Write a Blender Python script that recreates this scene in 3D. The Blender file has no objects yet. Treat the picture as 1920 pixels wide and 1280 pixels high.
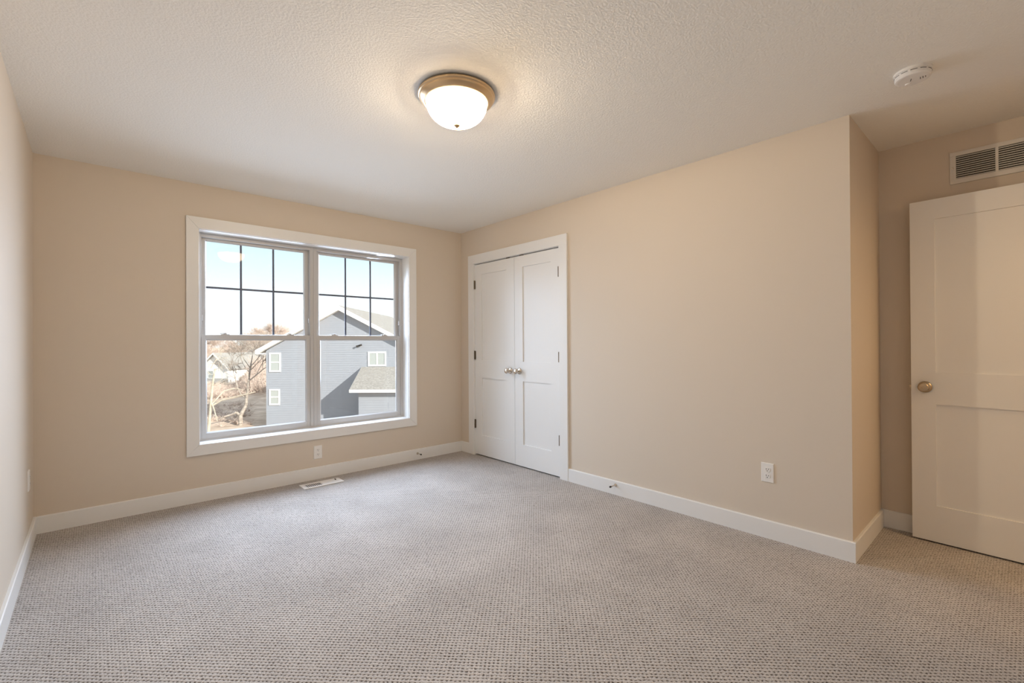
import bpy, bmesh, math, random
from mathutils import Vector, Matrix, Euler

# ------------------------------------------------------------------ camera
scene = bpy.context.scene
COL = scene.collection
R = math.radians
H = 2.44                      # ceiling height

cam_data = bpy.data.cameras.new('camera')
cam_data.sensor_width = 36.0
cam_data.lens = 868.99 * 36.0 / 1920.0
cam_data.clip_start = 0.02
cam_data.clip_end = 600.0
cam = bpy.data.objects.new('camera', cam_data)
COL.objects.link(cam)
CF = Vector((0.66971878, 0.74260509, 0.00379911))
CR = Vector((0.74261248, -0.66969508, -0.00593413))
CU = Vector((0.00186247, -0.00679547, 0.99997518))
CP = Vector((-3.06994, -4.25474, 1.20168))
cam.matrix_world = Matrix(((CR.x, CU.x, -CF.x, CP.x), (CR.y, CU.y, -CF.y, CP.y),
                           (CR.z, CU.z, -CF.z, CP.z), (0, 0, 0, 1)))
scene.camera = cam

scene.view_settings.view_transform = 'Standard'
scene.view_settings.look = 'None'
scene.view_settings.exposure = 0.0
scene.view_settings.gamma = 1.0
scene.view_settings.use_curve_mapping = False
scene.cycles.use_denoising = True
scene.cycles.max_bounces = 14
scene.cycles.diffuse_bounces = 8
scene.cycles.glossy_bounces = 4
scene.cycles.transparent_max_bounces = 16
scene.cycles.sample_clamp_indirect = 8.0
scene.cycles.caustics_reflective = False
scene.cycles.caustics_refractive = False

# ------------------------------------------------------------------ sky and sun
SKY = 1.12
SUN_TO = Vector((1.066, -3.924, 1.57)).normalized()     # direction towards the sun
world = bpy.data.worlds.new('sky')
scene.world = world
world.use_nodes = True
wn, wl = world.node_tree.nodes, world.node_tree.links
wn.clear()
w_out = wn.new('ShaderNodeOutputWorld')
w_bg = wn.new('ShaderNodeBackground')
w_tc = wn.new('ShaderNodeTexCoord')
w_sep = wn.new('ShaderNodeSeparateXYZ')
w_ramp = wn.new('ShaderNodeValToRGB')
w_ramp.color_ramp.elements[0].position = 0.0
w_ramp.color_ramp.elements[0].color = (1.12, 1.14, 1.14, 1)
w_ramp.color_ramp.elements[1].position = 0.26
w_ramp.color_ramp.elements[1].color = (0.50, 0.88, 1.0, 1)
e_ = w_ramp.color_ramp.elements.new(0.10)
e_.color = (1.02, 1.10, 1.13, 1)
e_ = w_ramp.color_ramp.elements.new(0.42)
e_.color = (0.84, 0.90, 1.02, 1)
wl.new(w_tc.outputs['Generated'], w_sep.inputs[0])
wl.new(w_sep.outputs['Z'], w_ramp.inputs[0])
wl.new(w_ramp.outputs[0], w_bg.inputs['Color'])
w_bg.inputs['Strength'].default_value = SKY
wl.new(w_bg.outputs[0], w_out.inputs['Surface'])
world.cycles.sampling_method = 'AUTOMATIC'

sun_data = bpy.data.lights.new('sun', 'SUN')
sun_data.energy = 7.8
sun_data.angle = R(0.6)
sun_data.color = (1.0, 0.93, 0.84)
sun = bpy.data.objects.new('sun', sun_data)
COL.objects.link(sun)
sun.rotation_euler = SUN_TO.to_track_quat('Z', 'Y').to_euler()
sun.location = (10, -30, 20)

# daylight entering through the window opening
DAYLIGHT = 96.0
dl = bpy.data.lights.new('window_daylight', 'AREA')
dl.shape = 'RECTANGLE'
dl.size = 1.78
dl.size_y = 1.62
dl.energy = DAYLIGHT
dl.spread = R(140)
dl.color = (0.80, 0.97, 1.27)
day_lamp = bpy.data.objects.new('window_daylight', dl)
COL.objects.link(day_lamp)
day_lamp.location = (-1.55, 0.64, 1.50)
day_lamp.rotation_euler = (R(-60), 0, R(-16))              # faces into the room

# lamp of the hallway beyond the open door
HALL = 28.0
hl = bpy.data.lights.new('hallway_lamp', 'POINT')
hl.energy = HALL
hl.shadow_soft_size = 0.30
hl.color = (1.0, 0.72, 0.40)
hall_lamp = bpy.data.objects.new('hallway_lamp', hl)
COL.objects.link(hall_lamp)
hall_lamp.location = (0.15, -5.45, 2.25)

LAMP_EMIT = 11.5
LAMP_COL = (1.0, 0.74, 0.47)
BULB_W = 47.0
BULB_COL = (1.0, 0.83, 0.62)

# ------------------------------------------------------------------ materials
def new_mat(name):
    m = bpy.data.materials.new(name)
    m.use_nodes = True
    nt = m.node_tree
    return m, nt.nodes, nt.links, nt.nodes['Principled BSDF']

def add_noise_bump(nt_nodes, links, bsdf, scale, strength, dist, detail=3.0, coord=None):
    if coord is None:
        g = nt_nodes.new('ShaderNodeNewGeometry')
        coord = g.outputs['Position']
    n = nt_nodes.new('ShaderNodeTexNoise')
    n.inputs['Scale'].default_value = scale
    n.inputs['Detail'].default_value = detail
    b = nt_nodes.new('ShaderNodeBump')
    b.inputs['Strength'].default_value = strength
    b.inputs['Distance'].default_value = dist
    links.new(coord, n.inputs['Vector'])
    links.new(n.outputs['Fac'], b.inputs['Height'])
    links.new(b.outputs['Normal'], bsdf.inputs['Normal'])
    return n, b

def paint(name, col, rough, bump=None, spec=0.5):
    m, n, l, b = new_mat(name)
    b.inputs['Base Color'].default_value = (*col, 1)
    b.inputs['Roughness'].default_value = rough
    b.inputs['Specular IOR Level'].default_value = spec
    if bump:
        add_noise_bump(n, l, b, *bump)
    return m

def metal(name, col, rough):
    m, n, l, b = new_mat(name)
    b.inputs['Base Color'].default_value = (*col, 1)
    b.inputs['Metallic'].default_value = 1.0
    b.inputs['Roughness'].default_value = rough
    add_noise_bump(n, l, b, 400.0, 0.05, 0.001)
    return m

M = {}
M['wall'] = paint('beige wall paint', (0.675, 0.595, 0.50), 0.62, (90.0, 0.10, 0.002), 0.35)
M['trim'] = paint('white trim enamel', (0.805, 0.80, 0.785), 0.38, (30.0, 0.02, 0.001))
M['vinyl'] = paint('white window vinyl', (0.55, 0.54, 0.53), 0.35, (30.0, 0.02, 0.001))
M['plastic'] = paint('white plastic', (0.82, 0.80, 0.77), 0.35, (60.0, 0.02, 0.001))
M['vent'] = paint('white enamelled steel', (0.72, 0.69, 0.64), 0.45, (60.0, 0.02, 0.001))
M['dark'] = paint('dark cavity', (0.012, 0.010, 0.008), 0.8, (60.0, 0.05, 0.001))
M['rubber'] = paint('black rubber tip', (0.02, 0.02, 0.022), 0.55, (60.0, 0.05, 0.001))
M['grille'] = paint('window grille toned for backlight', (0.085, 0.10, 0.16), 0.5, (60.0, 0.02, 0.001))  # backlit shade of pale bars put into the base colour
M['nickel'] = metal('satin nickel', (0.66, 0.60, 0.52), 0.22)
M['bronze'] = metal('brushed bronze', (0.50, 0.40, 0.28), 0.34)
M['ring'] = metal('brushed lamp ring', (0.70, 0.52, 0.32), 0.30)
M['hinge'] = metal('dark oiled hinge steel', (0.17, 0.13, 0.09), 0.45)

# ceiling: sprayed texture
def ceiling_mat():
    m, n, l, b = new_mat('textured ceiling paint')
    b.inputs['Base Color'].default_value = (0.87, 0.845, 0.79, 1)
    b.inputs['Roughness'].default_value = 0.85
    b.inputs['Specular IOR Level'].default_value = 0.2
    g = n.new('ShaderNodeNewGeometry')
    n1 = n.new('ShaderNodeTexNoise'); n1.inputs['Scale'].default_value = 105.0
    n1.inputs['Detail'].default_value = 3.0; n1.inputs['Roughness'].default_value = 0.55
    rmp = n.new('ShaderNodeValToRGB')
    rmp.color_ramp.elements[0].position = 0.40
    rmp.color_ramp.elements[1].position = 0.62
    bp = n.new('ShaderNodeBump')
    bp.inputs['Strength'].default_value = 0.36
    bp.inputs['Distance'].default_value = 0.0025
    l.new(g.outputs['Position'], n1.inputs['Vector'])
    l.new(n1.outputs['Fac'], rmp.inputs[0])
    l.new(rmp.outputs[0], bp.inputs['Height'])
    l.new(bp.outputs['Normal'], b.inputs['Normal'])
    return m
M['ceiling'] = ceiling_mat()

# carpet: looped berber, loops set on a diamond grid, coloured darker in the gaps
def carpet_mat():
    m, n, l, b = new_mat('looped carpet')
    g = n.new('ShaderNodeNewGeometry')
    # irregularity of the loops
    nz = n.new('ShaderNodeTexNoise'); nz.inputs['Scale'].default_value = 75.0
    nz.inputs['Detail'].default_value = 2.0
    l.new(g.outputs['Position'], nz.inputs['Vector'])
    sub = n.new('ShaderNodeVectorMath'); sub.operation = 'SUBTRACT'
    sub.inputs[1].default_value = (0.5, 0.5, 0.5)
    l.new(nz.outputs['Color'], sub.inputs[0])
    sc = n.new('ShaderNodeVectorMath'); sc.operation = 'SCALE'
    sc.inputs['Scale'].default_value = 0.013
    l.new(sub.outputs[0], sc.inputs[0])
    add = n.new('ShaderNodeVectorMath'); add.operation = 'ADD'
    l.new(g.outputs['Position'], add.inputs[0]); l.new(sc.outputs[0], add.inputs[1])
    mp = n.new('ShaderNodeMapping'); mp.vector_type = 'POINT'
    mp.inputs['Rotation'].default_value = (0, 0, R(45))
    k = 2 * math.pi / 0.0160
    mp.inputs['Scale'].default_value = (k, k, k)
    l.new(add.outputs[0], mp.inputs['Vector'])
    sp = n.new('ShaderNodeSeparateXYZ'); l.new(mp.outputs[0], sp.inputs[0])
    def cosn(sock, wgt):
        c = n.new('ShaderNodeMath'); c.operation = 'COSINE'; l.new(sock, c.inputs[0])
        q = n.new('ShaderNodeMath'); q.operation = 'MULTIPLY'; q.inputs[1].default_value = wgt
        l.new(c.outputs[0], q.inputs[0]); return q.outputs[0]
    s = n.new('ShaderNodeMath'); s.operation = 'ADD'
    l.new(cosn(sp.outputs['X'], 0.65), s.inputs[0]); l.new(cosn(sp.outputs['Y'], 1.25), s.inputs[1])
    # s in -2..2 ; gaps around +2
    fine = n.new('ShaderNodeTexNoise'); fine.inputs['Scale'].default_value = 270.0
    fine.inputs['Detail'].default_value = 2.0
    l.new(g.outputs['Position'], fine.inputs['Vector'])
    f2 = n.new('ShaderNodeMath'); f2.operation = 'MULTIPLY_ADD'
    f2.inputs[1].default_value = 3.2; f2.inputs[2].default_value = -1.6
    l.new(fine.outputs['Fac'], f2.inputs[0])
    s2 = n.new('ShaderNodeMath'); s2.operation = 'ADD'
    l.new(s.outputs[0], s2.inputs[0]); l.new(f2.outputs[0], s2.inputs[1])
    mr = n.new('ShaderNodeMapRange'); mr.interpolation_type = 'SMOOTHSTEP'
    mr.inputs['From Min'].default_value = 0.25
    mr.inputs['From Max'].default_value = 1.95
    l.new(s2.outputs[0], mr.inputs['Value'])
    # yarn colour, slightly mottled
    big = n.new('ShaderNodeTexNoise'); big.inputs['Scale'].default_value = 3.0
    big.inputs['Detail'].default_value = 4.0
    l.new(g.outputs['Position'], big.inputs['Vector'])
    yarn = n.new('ShaderNodeMixRGB')
    yarn.inputs['Color1'].default_value = (0.27, 0.247, 0.230, 1)
    yarn.inputs['Color2'].default_value = (0.75, 0.70, 0.655, 1)
    mixn = n.new('ShaderNodeMath'); mixn.operation = 'MULTIPLY_ADD'
    mixn.inputs[1].default_value = 0.78
    l.new(fine.outputs['Fac'], mixn.inputs[0]); 
    bg2 = n.new('ShaderNodeMath'); bg2.operation = 'MULTIPLY'; bg2.inputs[1].default_value = 0.22
    l.new(big.outputs['Fac'], bg2.inputs[0]); l.new(bg2.outputs[0], mixn.inputs[2])
    ctr = n.new('ShaderNodeMapRange')
    ctr.inputs['From Min'].default_value = 0.28; ctr.inputs['From Max'].default_value = 0.72
    l.new(mixn.outputs[0], ctr.inputs['Value'])
    l.new(ctr.outputs['Result'], yarn.inputs['Fac'])
    colr = n.new('ShaderNodeMixRGB')
    colr.inputs['Color2'].default_value = (0.085, 0.063, 0.048, 1)
    l.new(mr.outputs['Result'], colr.inputs['Fac'])
    l.new(yarn.outputs[0], colr.inputs['Color1'])
    l.new(colr.outputs[0], b.inputs['Base Color'])
    b.inputs['Roughness'].default_value = 0.95
    b.inputs['Specular IOR Level'].default_value = 0.1
    inv = n.new('ShaderNodeMath'); inv.operation = 'MULTIPLY_ADD'
    inv.inputs[1].default_value = -0.25; inv.inputs[2].default_value = 0.5
    l.new(s2.outputs[0], inv.inputs[0])
    bp = n.new('ShaderNodeBump'); bp.inputs['Strength'].default_value = 0.5
    bp.inputs['Distance'].default_value = 0.004
    l.new(inv.outputs[0], bp.inputs['Height'])
    l.new(bp.outputs['Normal'], b.inputs['Normal'])
    return m
M['carpet'] = carpet_mat()

def glass_mat():
    m = bpy.data.materials.new('window glass'); m.use_nodes = True
    n, l = m.node_tree.nodes, m.node_tree.links
    n.clear()
    out = n.new('ShaderNodeOutputMaterial')
    tr = n.new('ShaderNodeBsdfTransparent'); tr.inputs['Color'].default_value = (0.97, 0.985, 0.98, 1)
    gl = n.new('ShaderNodeBsdfGlossy'); gl.inputs['Roughness'].default_value = 0.0
    g = n.new('ShaderNodeNewGeometry')
    d = n.new('ShaderNodeVectorMath'); d.operation = 'DOT_PRODUCT'
    l.new(g.outputs['True Normal'], d.inputs[0]); l.new(g.outputs['Incoming'], d.inputs[1])
    a = n.new('ShaderNodeMath'); a.operation = 'ABSOLUTE'; l.new(d.outputs['Value'], a.inputs[0])
    o = n.new('ShaderNodeMath'); o.operation = 'SUBTRACT'; o.inputs[0].default_value = 1.0
    l.new(a.outputs[0], o.inputs[1])
    pw = n.new('ShaderNodeMath'); pw.operation = 'POWER'; pw.inputs[1].default_value = 5.0
    l.new(o.outputs[0], pw.inputs[0])
    fr = n.new('ShaderNodeMath'); fr.operation = 'MULTIPLY_ADD'
    fr.inputs[1].default_value = 0.96; fr.inputs[2].default_value = 0.04
    l.new(pw.outputs[0], fr.inputs[0])
    mx = n.new('ShaderNodeMixShader')
    l.new(fr.outputs[0], mx.inputs['Fac']); l.new(tr.outputs[0], mx.inputs[1]); l.new(gl.outputs[0], mx.inputs[2])
    l.new(mx.outputs[0], out.inputs['Surface'])
    return m
M['glass'] = glass_mat()

def lamp_mat():
    m = bpy.data.materials.new('lit alabaster glass'); m.use_nodes = True
    n, l = m.node_tree.nodes, m.node_tree.links
    b = n['Principled BSDF']
    b.inputs['Base Color'].default_value = (0.9, 0.85, 0.75, 1)
    b.inputs['Roughness'].default_value = 0.25
    b.inputs['Emission Color'].default_value = (*LAMP_COL, 1)
    b.inputs['Emission Strength'].default_value = LAMP_EMIT
    tr = n.new('ShaderNodeBsdfTransparent'); tr.inputs['Color'].default_value = (1.0, 0.97, 0.92, 1)
    mx = n.new('ShaderNodeMixShader'); mx.inputs['Fac'].default_value = 0.4
    out = n['Material Output']
    l.new(b.outputs[0], mx.inputs[1]); l.new(tr.outputs[0], mx.inputs[2]); l.new(mx.outputs[0], out.inputs['Surface'])
    return m
M['bowl'] = lamp_mat()

def mottled(name, c1, c2, scale, rough=0.9, detail=4.0, stretch=None, bump=0.0, objco=False):
    m, n, l, b = new_mat(name)
    if objco:
        t = n.new('ShaderNodeTexCoord'); co = t.outputs['Object']
    else:
        t = n.new('ShaderNodeNewGeometry'); co = t.outputs['Position']
    if stretch:
        mp = n.new('ShaderNodeMapping'); mp.inputs['Scale'].default_value = stretch
        l.new(co, mp.inputs['Vector']); co = mp.outputs[0]
    nz = n.new('ShaderNodeTexNoise'); nz.inputs['Scale'].default_value = scale
    nz.inputs['Detail'].default_value = detail
    l.new(co, nz.inputs['Vector'])
    r = n.new('ShaderNodeValToRGB')
    r.color_ramp.elements[0].position = 0.35; r.color_ramp.elements[0].color = (*c1, 1)
    r.color_ramp.elements[1].position = 0.65; r.color_ramp.elements[1].color = (*c2, 1)
    l.new(nz.outputs['Fac'], r.inputs[0]); l.new(r.outputs[0], b.inputs['Base Color'])
    b.inputs['Roughness'].default_value = rough
    b.inputs['Specular IOR Level'].default_value = 0.2
    if bump:
        bp = n.new('ShaderNodeBump'); bp.inputs['Strength'].default_value = bump
        bp.inputs['Distance'].default_value = 0.02
        l.new(nz.outputs['Fac'], bp.inputs['Height']); l.new(bp.outputs['Normal'], b.inputs['Normal'])
    return m
M['siding'] = mottled('slate blue siding', (0.31, 0.332, 0.375), (0.322, 0.344, 0.388), 3.0, objco=True)
M['shingle'] = mottled('grey roof shingles', (0.28, 0.265, 0.245), (0.38, 0.362, 0.335), 9.0, bump=0.3, objco=True)
M['white_ext'] = mottled('white exterior trim', (0.80, 0.79, 0.77), (0.84, 0.83, 0.81), 3.0, 0.6, objco=True)
M['pane_ext'] = paint('exterior window pane', (0.38, 0.41, 0.40), 0.08, (5.0, 0.02, 0.001))
M['grass'] = mottled('dry winter grass', (0.46, 0.35, 0.265), (0.70, 0.56, 0.44), 0.9, bump=0.4, detail=8.0)
M['bark'] = mottled('grey brown bark', (0.27, 0.235, 0.205), (0.46, 0.40, 0.345), 8.0, bump=0.3, objco=True)
M['pale_bark'] = mottled('pale bark', (0.40, 0.35, 0.28), (0.55, 0.49, 0.40), 6.0, bump=0.3, objco=True)
M['twig'] = mottled('winter twigs', (0.50, 0.40, 0.34), (0.70, 0.58, 0.50), 4.0, objco=True)

# ------------------------------------------------------------------ mesh helpers
class MB:
    def __init__(self):
        self.bm = bmesh.new()
    def box(self, a, b):
        x0, x1 = sorted((a[0], b[0])); y0, y1 = sorted((a[1], b[1])); z0, z1 = sorted((a[2], b[2]))
        v = [self.bm.verts.new(p) for p in ((x0, y0, z0), (x1, y0, z0), (x1, y1, z0), (x0, y1, z0),
                                            (x0, y0, z1), (x1, y0, z1), (x1, y1, z1), (x0, y1, z1))]
        for f in ((3, 2, 1, 0), (4, 5, 6, 7), (0, 1, 5, 4), (1, 2, 6, 5), (2, 3, 7, 6), (3, 0, 4, 7)):
            self.bm.faces.new([v[i] for i in f])
        return self
    def quad(self, *pts):
        self.bm.faces.new([self.bm.verts.new(p) for p in pts])
        return self
    def hexa(self, lo, hi):
        """solid between two loops of equal length (lo and hi ordered the same way)"""
        n = len(lo)
        a = [self.bm.verts.new(p) for p in lo]; b = [self.bm.verts.new(p) for p in hi]
        self.bm.faces.new(list(reversed(a))); self.bm.faces.new(b)
        for i in range(n):
            j = (i + 1) % n
            self.bm.faces.new((a[i], a[j], b[j], b[i]))
        return self
    def lathe(self, prof, seg=32, mat=None):
        """prof: list of (r, z) revolved about local z, then transformed by mat"""
        mat = mat or Matrix.Identity(4)
        rings = []
        for r, z in prof:
            if r < 1e-6:
                rings.append([self.bm.verts.new(mat @ Vector((0, 0, z)))])
            else:
                rings.append([self.bm.verts.new(mat @ Vector((r * math.cos(2 * math.pi * i / seg),
                                                              r * math.sin(2 * math.pi * i / seg), z))) for i in range(seg)])
        for a, b in zip(rings, rings[1:]):
            for i in range(seg):
                j = (i + 1) % seg
                if len(a) == 1 and len(b) == 1:
                    continue
                if len(a) == 1:
                    self.bm.faces.new((a[0], b[j], b[i]))
                elif len(b) == 1:
                    self.bm.faces.new((a[i], a[j], b[0]))
                else:
                    self.bm.faces.new((a[i], a[j], b[j], b[i]))
        return self
    def tube(self, p0, p1, r0, r1, seg=5, cap=False):
        p0, p1 = Vector(p0), Vector(p1)
        d = (p1 - p0)
        if d.length < 1e-6:
            return self
        q = d.normalized().to_track_quat('Z', 'Y')
        a = [self.bm.verts.new(p0 + q @ Vector((r0 * math.cos(2 * math.pi * i / seg), r0 * math.sin(2 * math.pi * i / seg), 0))) for i in range(seg)]
        b = [self.bm.verts.new(p1 + q @ Vector((r1 * math.cos(2 * math.pi * i / seg), r1 * math.sin(2 * math.pi * i / seg), 0))) for i in range(seg)]
        for i in range(seg):
            j = (i + 1) % seg
            self.bm.faces.new((a[i], a[j], b[j], b[i]))
        if cap:
            self.bm.faces.new(list(reversed(a))); self.bm.faces.new(b)
        return self
    def build(self, name, mat, parent=None, bevel=0.0, smooth=False, loc=None):
        bmesh.ops.recalc_face_normals(self.bm, faces=self.bm.faces)
        me = bpy.data.meshes.new(name)
        if loc is not None:
            bmesh.ops.translate(self.bm, verts=self.bm.verts, vec=-Vector(loc))
        self.bm.to_mesh(me); self.bm.free()
        me.materials.append(mat)
        if smooth:
            for p in me.polygons:
                p.use_smooth = True
        o = bpy.data.objects.new(name, me)
        COL.objects.link(o)
        if loc is not None:
            o.location = loc
        if parent is not None:
            o.parent = parent
        if bevel:
            bv = o.modifiers.new('bevel', 'BEVEL'); bv.width = bevel; bv.segments = 2
            bv.limit_method = 'ANGLE'; bv.angle_limit = R(40)
        return o

def tag(o, label=None, cat=None, group=None, kind=None):
    if label: o['label'] = label
    if cat: o['category'] = cat
    if group: o['group'] = group
    if kind: o['kind'] = kind
    return o

def empty(name, loc=(0, 0, 0), rz=0.0):
    o = bpy.data.objects.new(name, None)
    o.empty_display_size = 0.1
    COL.objects.link(o)
    o.location = loc
    o.rotation_euler = (0, 0, rz)
    return o

def struct(o, label=None, cat=None):
    return tag(o, label, cat, kind='structure')

# ------------------------------------------------------------------ room shell
XL = -3.36        # left wall
YC = -3.616       # outside corner of the right wall
XD = 0.746        # alcove wall
YR = -4.66        # rear wall
T = 0.17          # wall thickness
OX0, OX1, OZ0, OZ1 = -2.472, -0.667, 0.440, 2.096      # window opening
DY0, DY1, DZ = -0.247, -1.490, 2.062                    # closet opening

struct(MB().box((XL - T, YR - T, -0.10), (XD + T, T, 0)).build('floor', M['carpet']),
       'beige looped carpet covering the whole bedroom floor', 'carpet')
struct(MB().box((XL - T, YR - T, H), (XD + T, T, H + 0.12)).build('ceiling', M['ceiling']),
       'off white textured bedroom ceiling', 'ceiling')
m = MB()
m.box((XL - T, 0, 0), (OX0, T, H)); m.box((OX1, 0, 0), (T + XD, T, H))
m.box((OX0, 0, 0), (OX1, T, OZ0)); m.box((OX0, 0, OZ1), (OX1, T, H))
struct(m.build('wall_back', M['wall']), 'beige wall holding the double window', 'wall')
struct(MB().box((XL - T, YR - T, 0), (XL, 0, H)).build('wall_left', M['wall']), 'plain beige wall at the left edge of the photo', 'wall')
m = MB()
m.box((0, DY0, 0), (T, 0, H)); m.box((0, DY1, DZ), (T, DY0, H)); m.box((0, YC, 0), (T, DY1, H))
m.box((T, YC, 0), (XD, YC + T, H))
struct(m.build('wall_right', M['wall']), 'beige wall with the closet doors, ending in an outside corner', 'wall')
struct(MB().box((XD, YR - T, 0), (XD + T, YC + T, H)).build('wall_alcove', M['wall']), 'shaded beige wall behind the open door', 'wall')
m = MB()                                             # rear wall with the doorway at the alcove end
m.box((XL - T, YR - T, 0), (-0.24, YR, H)); m.box((0.60, YR - T, 0), (XD, YR, H)); m.box((-0.24, YR - T, 2.06), (0.60, YR, H))
struct(m.build('wall_rear', M['wall']))
m = MB()                                             # hallway beyond the doorway
m.box((-0.5, YR - T - 1.3, 0), (-0.4, YR - T, H)); m.box((XD + 0.1, YR - T - 1.3, 0), (XD + 0.2, YR - T, H))
m.box((-0.5, YR - T - 1.4, 0), (XD + 0.2, YR - T - 1.3, H))
struct(m.build('wall_hallway', M['wall']))
struct(MB().box((-0.5, YR - T - 1.4, -0.1), (XD + 0.2, YR - T, 0)).build('floor_hallway', M['carpet']))
struct(MB().box((-0.5, YR - T - 1.4, H), (XD + 0.2, YR - T, H + 0.12)).build('ceiling_hallway', M['ceiling']))
m = MB()                                             # closet interior
m.box((T + 0.5, DY1 - 0.2, 0), (T + 0.55, DY0 + 0.2, H)); m.box((T, DY1 - 0.25, 0), (T + 0.55, DY1 - 0.2, H))
m.box((T, DY0 + 0.2, 0), (T + 0.55, DY0 + 0.24, H))
struct(m.build('wall_closet', M['wall']))

# ------------------------------------------------------------------ baseboards
BH, BT = 0.110, 0.015
def baseboard(name, x0, y0, x1, y1, nx, ny, label):
    """board from (x0,y0) to (x1,y1) on the wall line, thickness towards (nx,ny), eased top edge"""
    e = 0.004
    prof = ((0, 0), (BT, 0), (BT, BH - e), (BT - e, BH), (0, BH))
    lo = [(x0 + nx * d, y0 + ny * d, z) for d, z in prof]
    hi = [(x1 + nx * d, y1 + ny * d, z) for d, z in prof]
    return struct(MB().hexa(lo, hi).build(name, M['trim']), label, 'baseboard')
baseboard('baseboard_left', XL, YR, XL, 0, 1, 0, 'white baseboard along the left wall')
baseboard('baseboard_back', XL + BT, 0, -BT, 0, 0, -1, 'long white baseboard under the window wall')
baseboard('baseboard_right', 0, 0, 0, -0.155, -1, 0, 'short white baseboard between the room corner and closet casing')
baseboard('baseboard_right', 0, -1.585, 0, YC - BT, -1, 0, 'long white baseboard right of the closet with door stop')
baseboard('baseboard_return', 0, YC, XD - BT, YC, 0, -1, 'white baseboard turning the outside corner toward the alcove')
baseboard('baseboard_alcove', XD, YC, XD, YR, -1, 0, 'white baseboard half hidden behind the open door')
baseboard('baseboard_rear', XL + BT, YR, -0.33, YR, 0, 1, None)

# ------------------------------------------------------------------ window
CX0, CX1, CZ0, CZ1 = -2.553, -0.581, 0.357, 2.184     # casing outside
ct = 0.018
win = struct(empty('trim_1', ((CX0 + CX1) / 2, 0, CZ0)), 'wide white mitred casing around the double window', 'window casing')
wo = Vector(win.location)
def mitre(p_out, q_out, q_in, p_in):
    lo = [(p[0], -ct, p[1]) for p in (p_out, q_out, q_in, p_in)]
    hi = [(p[0], 0, p[1]) for p in (p_out, q_out, q_in, p_in)]
    mm = MB(); mm.hexa(lo, hi)
    return mm
ix0, ix1, iz0, iz1 = OX0, OX1, OZ0, OZ1
gp = 0.0006
for nm, pts in (('left_casing', ((CX0, CZ0 + gp), (CX0, CZ1 - gp), (ix0, iz1 - gp), (ix0, iz0 + gp))),
                ('right_casing', ((CX1, CZ0 + gp), (CX1, CZ1 - gp), (ix1, iz1 - gp), (ix1, iz0 + gp))),
                ('head_casing', ((CX0, CZ1), (CX1, CZ1), (ix1, iz1), (ix0, iz1))),
                ('bottom_casing', ((CX0, CZ0), (CX1, CZ0), (ix1, iz0), (ix0, iz0)))):
    o = mitre(*pts).build(nm, M['trim'], bevel=0.0015)
    o.parent = win; o.matrix_parent_inverse = Matrix.Translation(-wo)
# extension jambs
FY = 0.115                                            # inside face of the vinyl frame
m = MB()
m.box((OX0, -0.001, OZ0), (OX0 + 0.004, FY + 0.02, OZ1)); m.box((OX1 - 0.004, -0.001, OZ0), (OX1, FY + 0.02, OZ1))
m.box((OX0, -0.001, OZ1 - 0.004), (OX1, FY + 0.02, OZ1)); m.box((OX0, -0.001, OZ0), (OX1, FY + 0.02, OZ0 + 0.004))
o = m.build('jamb', M['trim']); o.parent = win; o.matrix_parent_inverse = Matrix.Translation(-wo)

def frame_ring(mm, x0, x1, z0, z1, w, y0, y1, wt=None, wb=None):
    """rectangular ring, member width w (top wt, bottom wb), between y0 and y1"""
    wt = w if wt is None else wt; wb = w if wb is None else wb
    mm.box((x0, y0, z0), (x0 + w, y1, z1)); mm.box((x1 - w, y0, z0), (x1, y1, z1))
    mm.box((x0 + w, y0, z1 - wt), (x1 - w, y1, z1)); mm.box((x0 + w, y0, z0), (x1 - w, y1, z0 + wb))

def bead(mm, x0, x1, z0, z1, b, y0, y1):
    """sloping glazing bead ring: from outline at y0 stepping in by b at y1"""
    a = ((x0, z0), (x1, z0), (x1, z1), (x0, z1))
    c = ((x0 + b, z0 + b), (x1 - b, z0 + b), (x1 - b, z1 - b), (x0 + b, z1 - b))
    for i in range(4):
        j = (i + 1) % 4
        mm.quad((a[i][0], y0, a[i][1]), (a[j][0], y0, a[j][1]), (c[j][0], y1, c[j][1]), (c[i][0], y1, c[i][1]))

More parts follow.
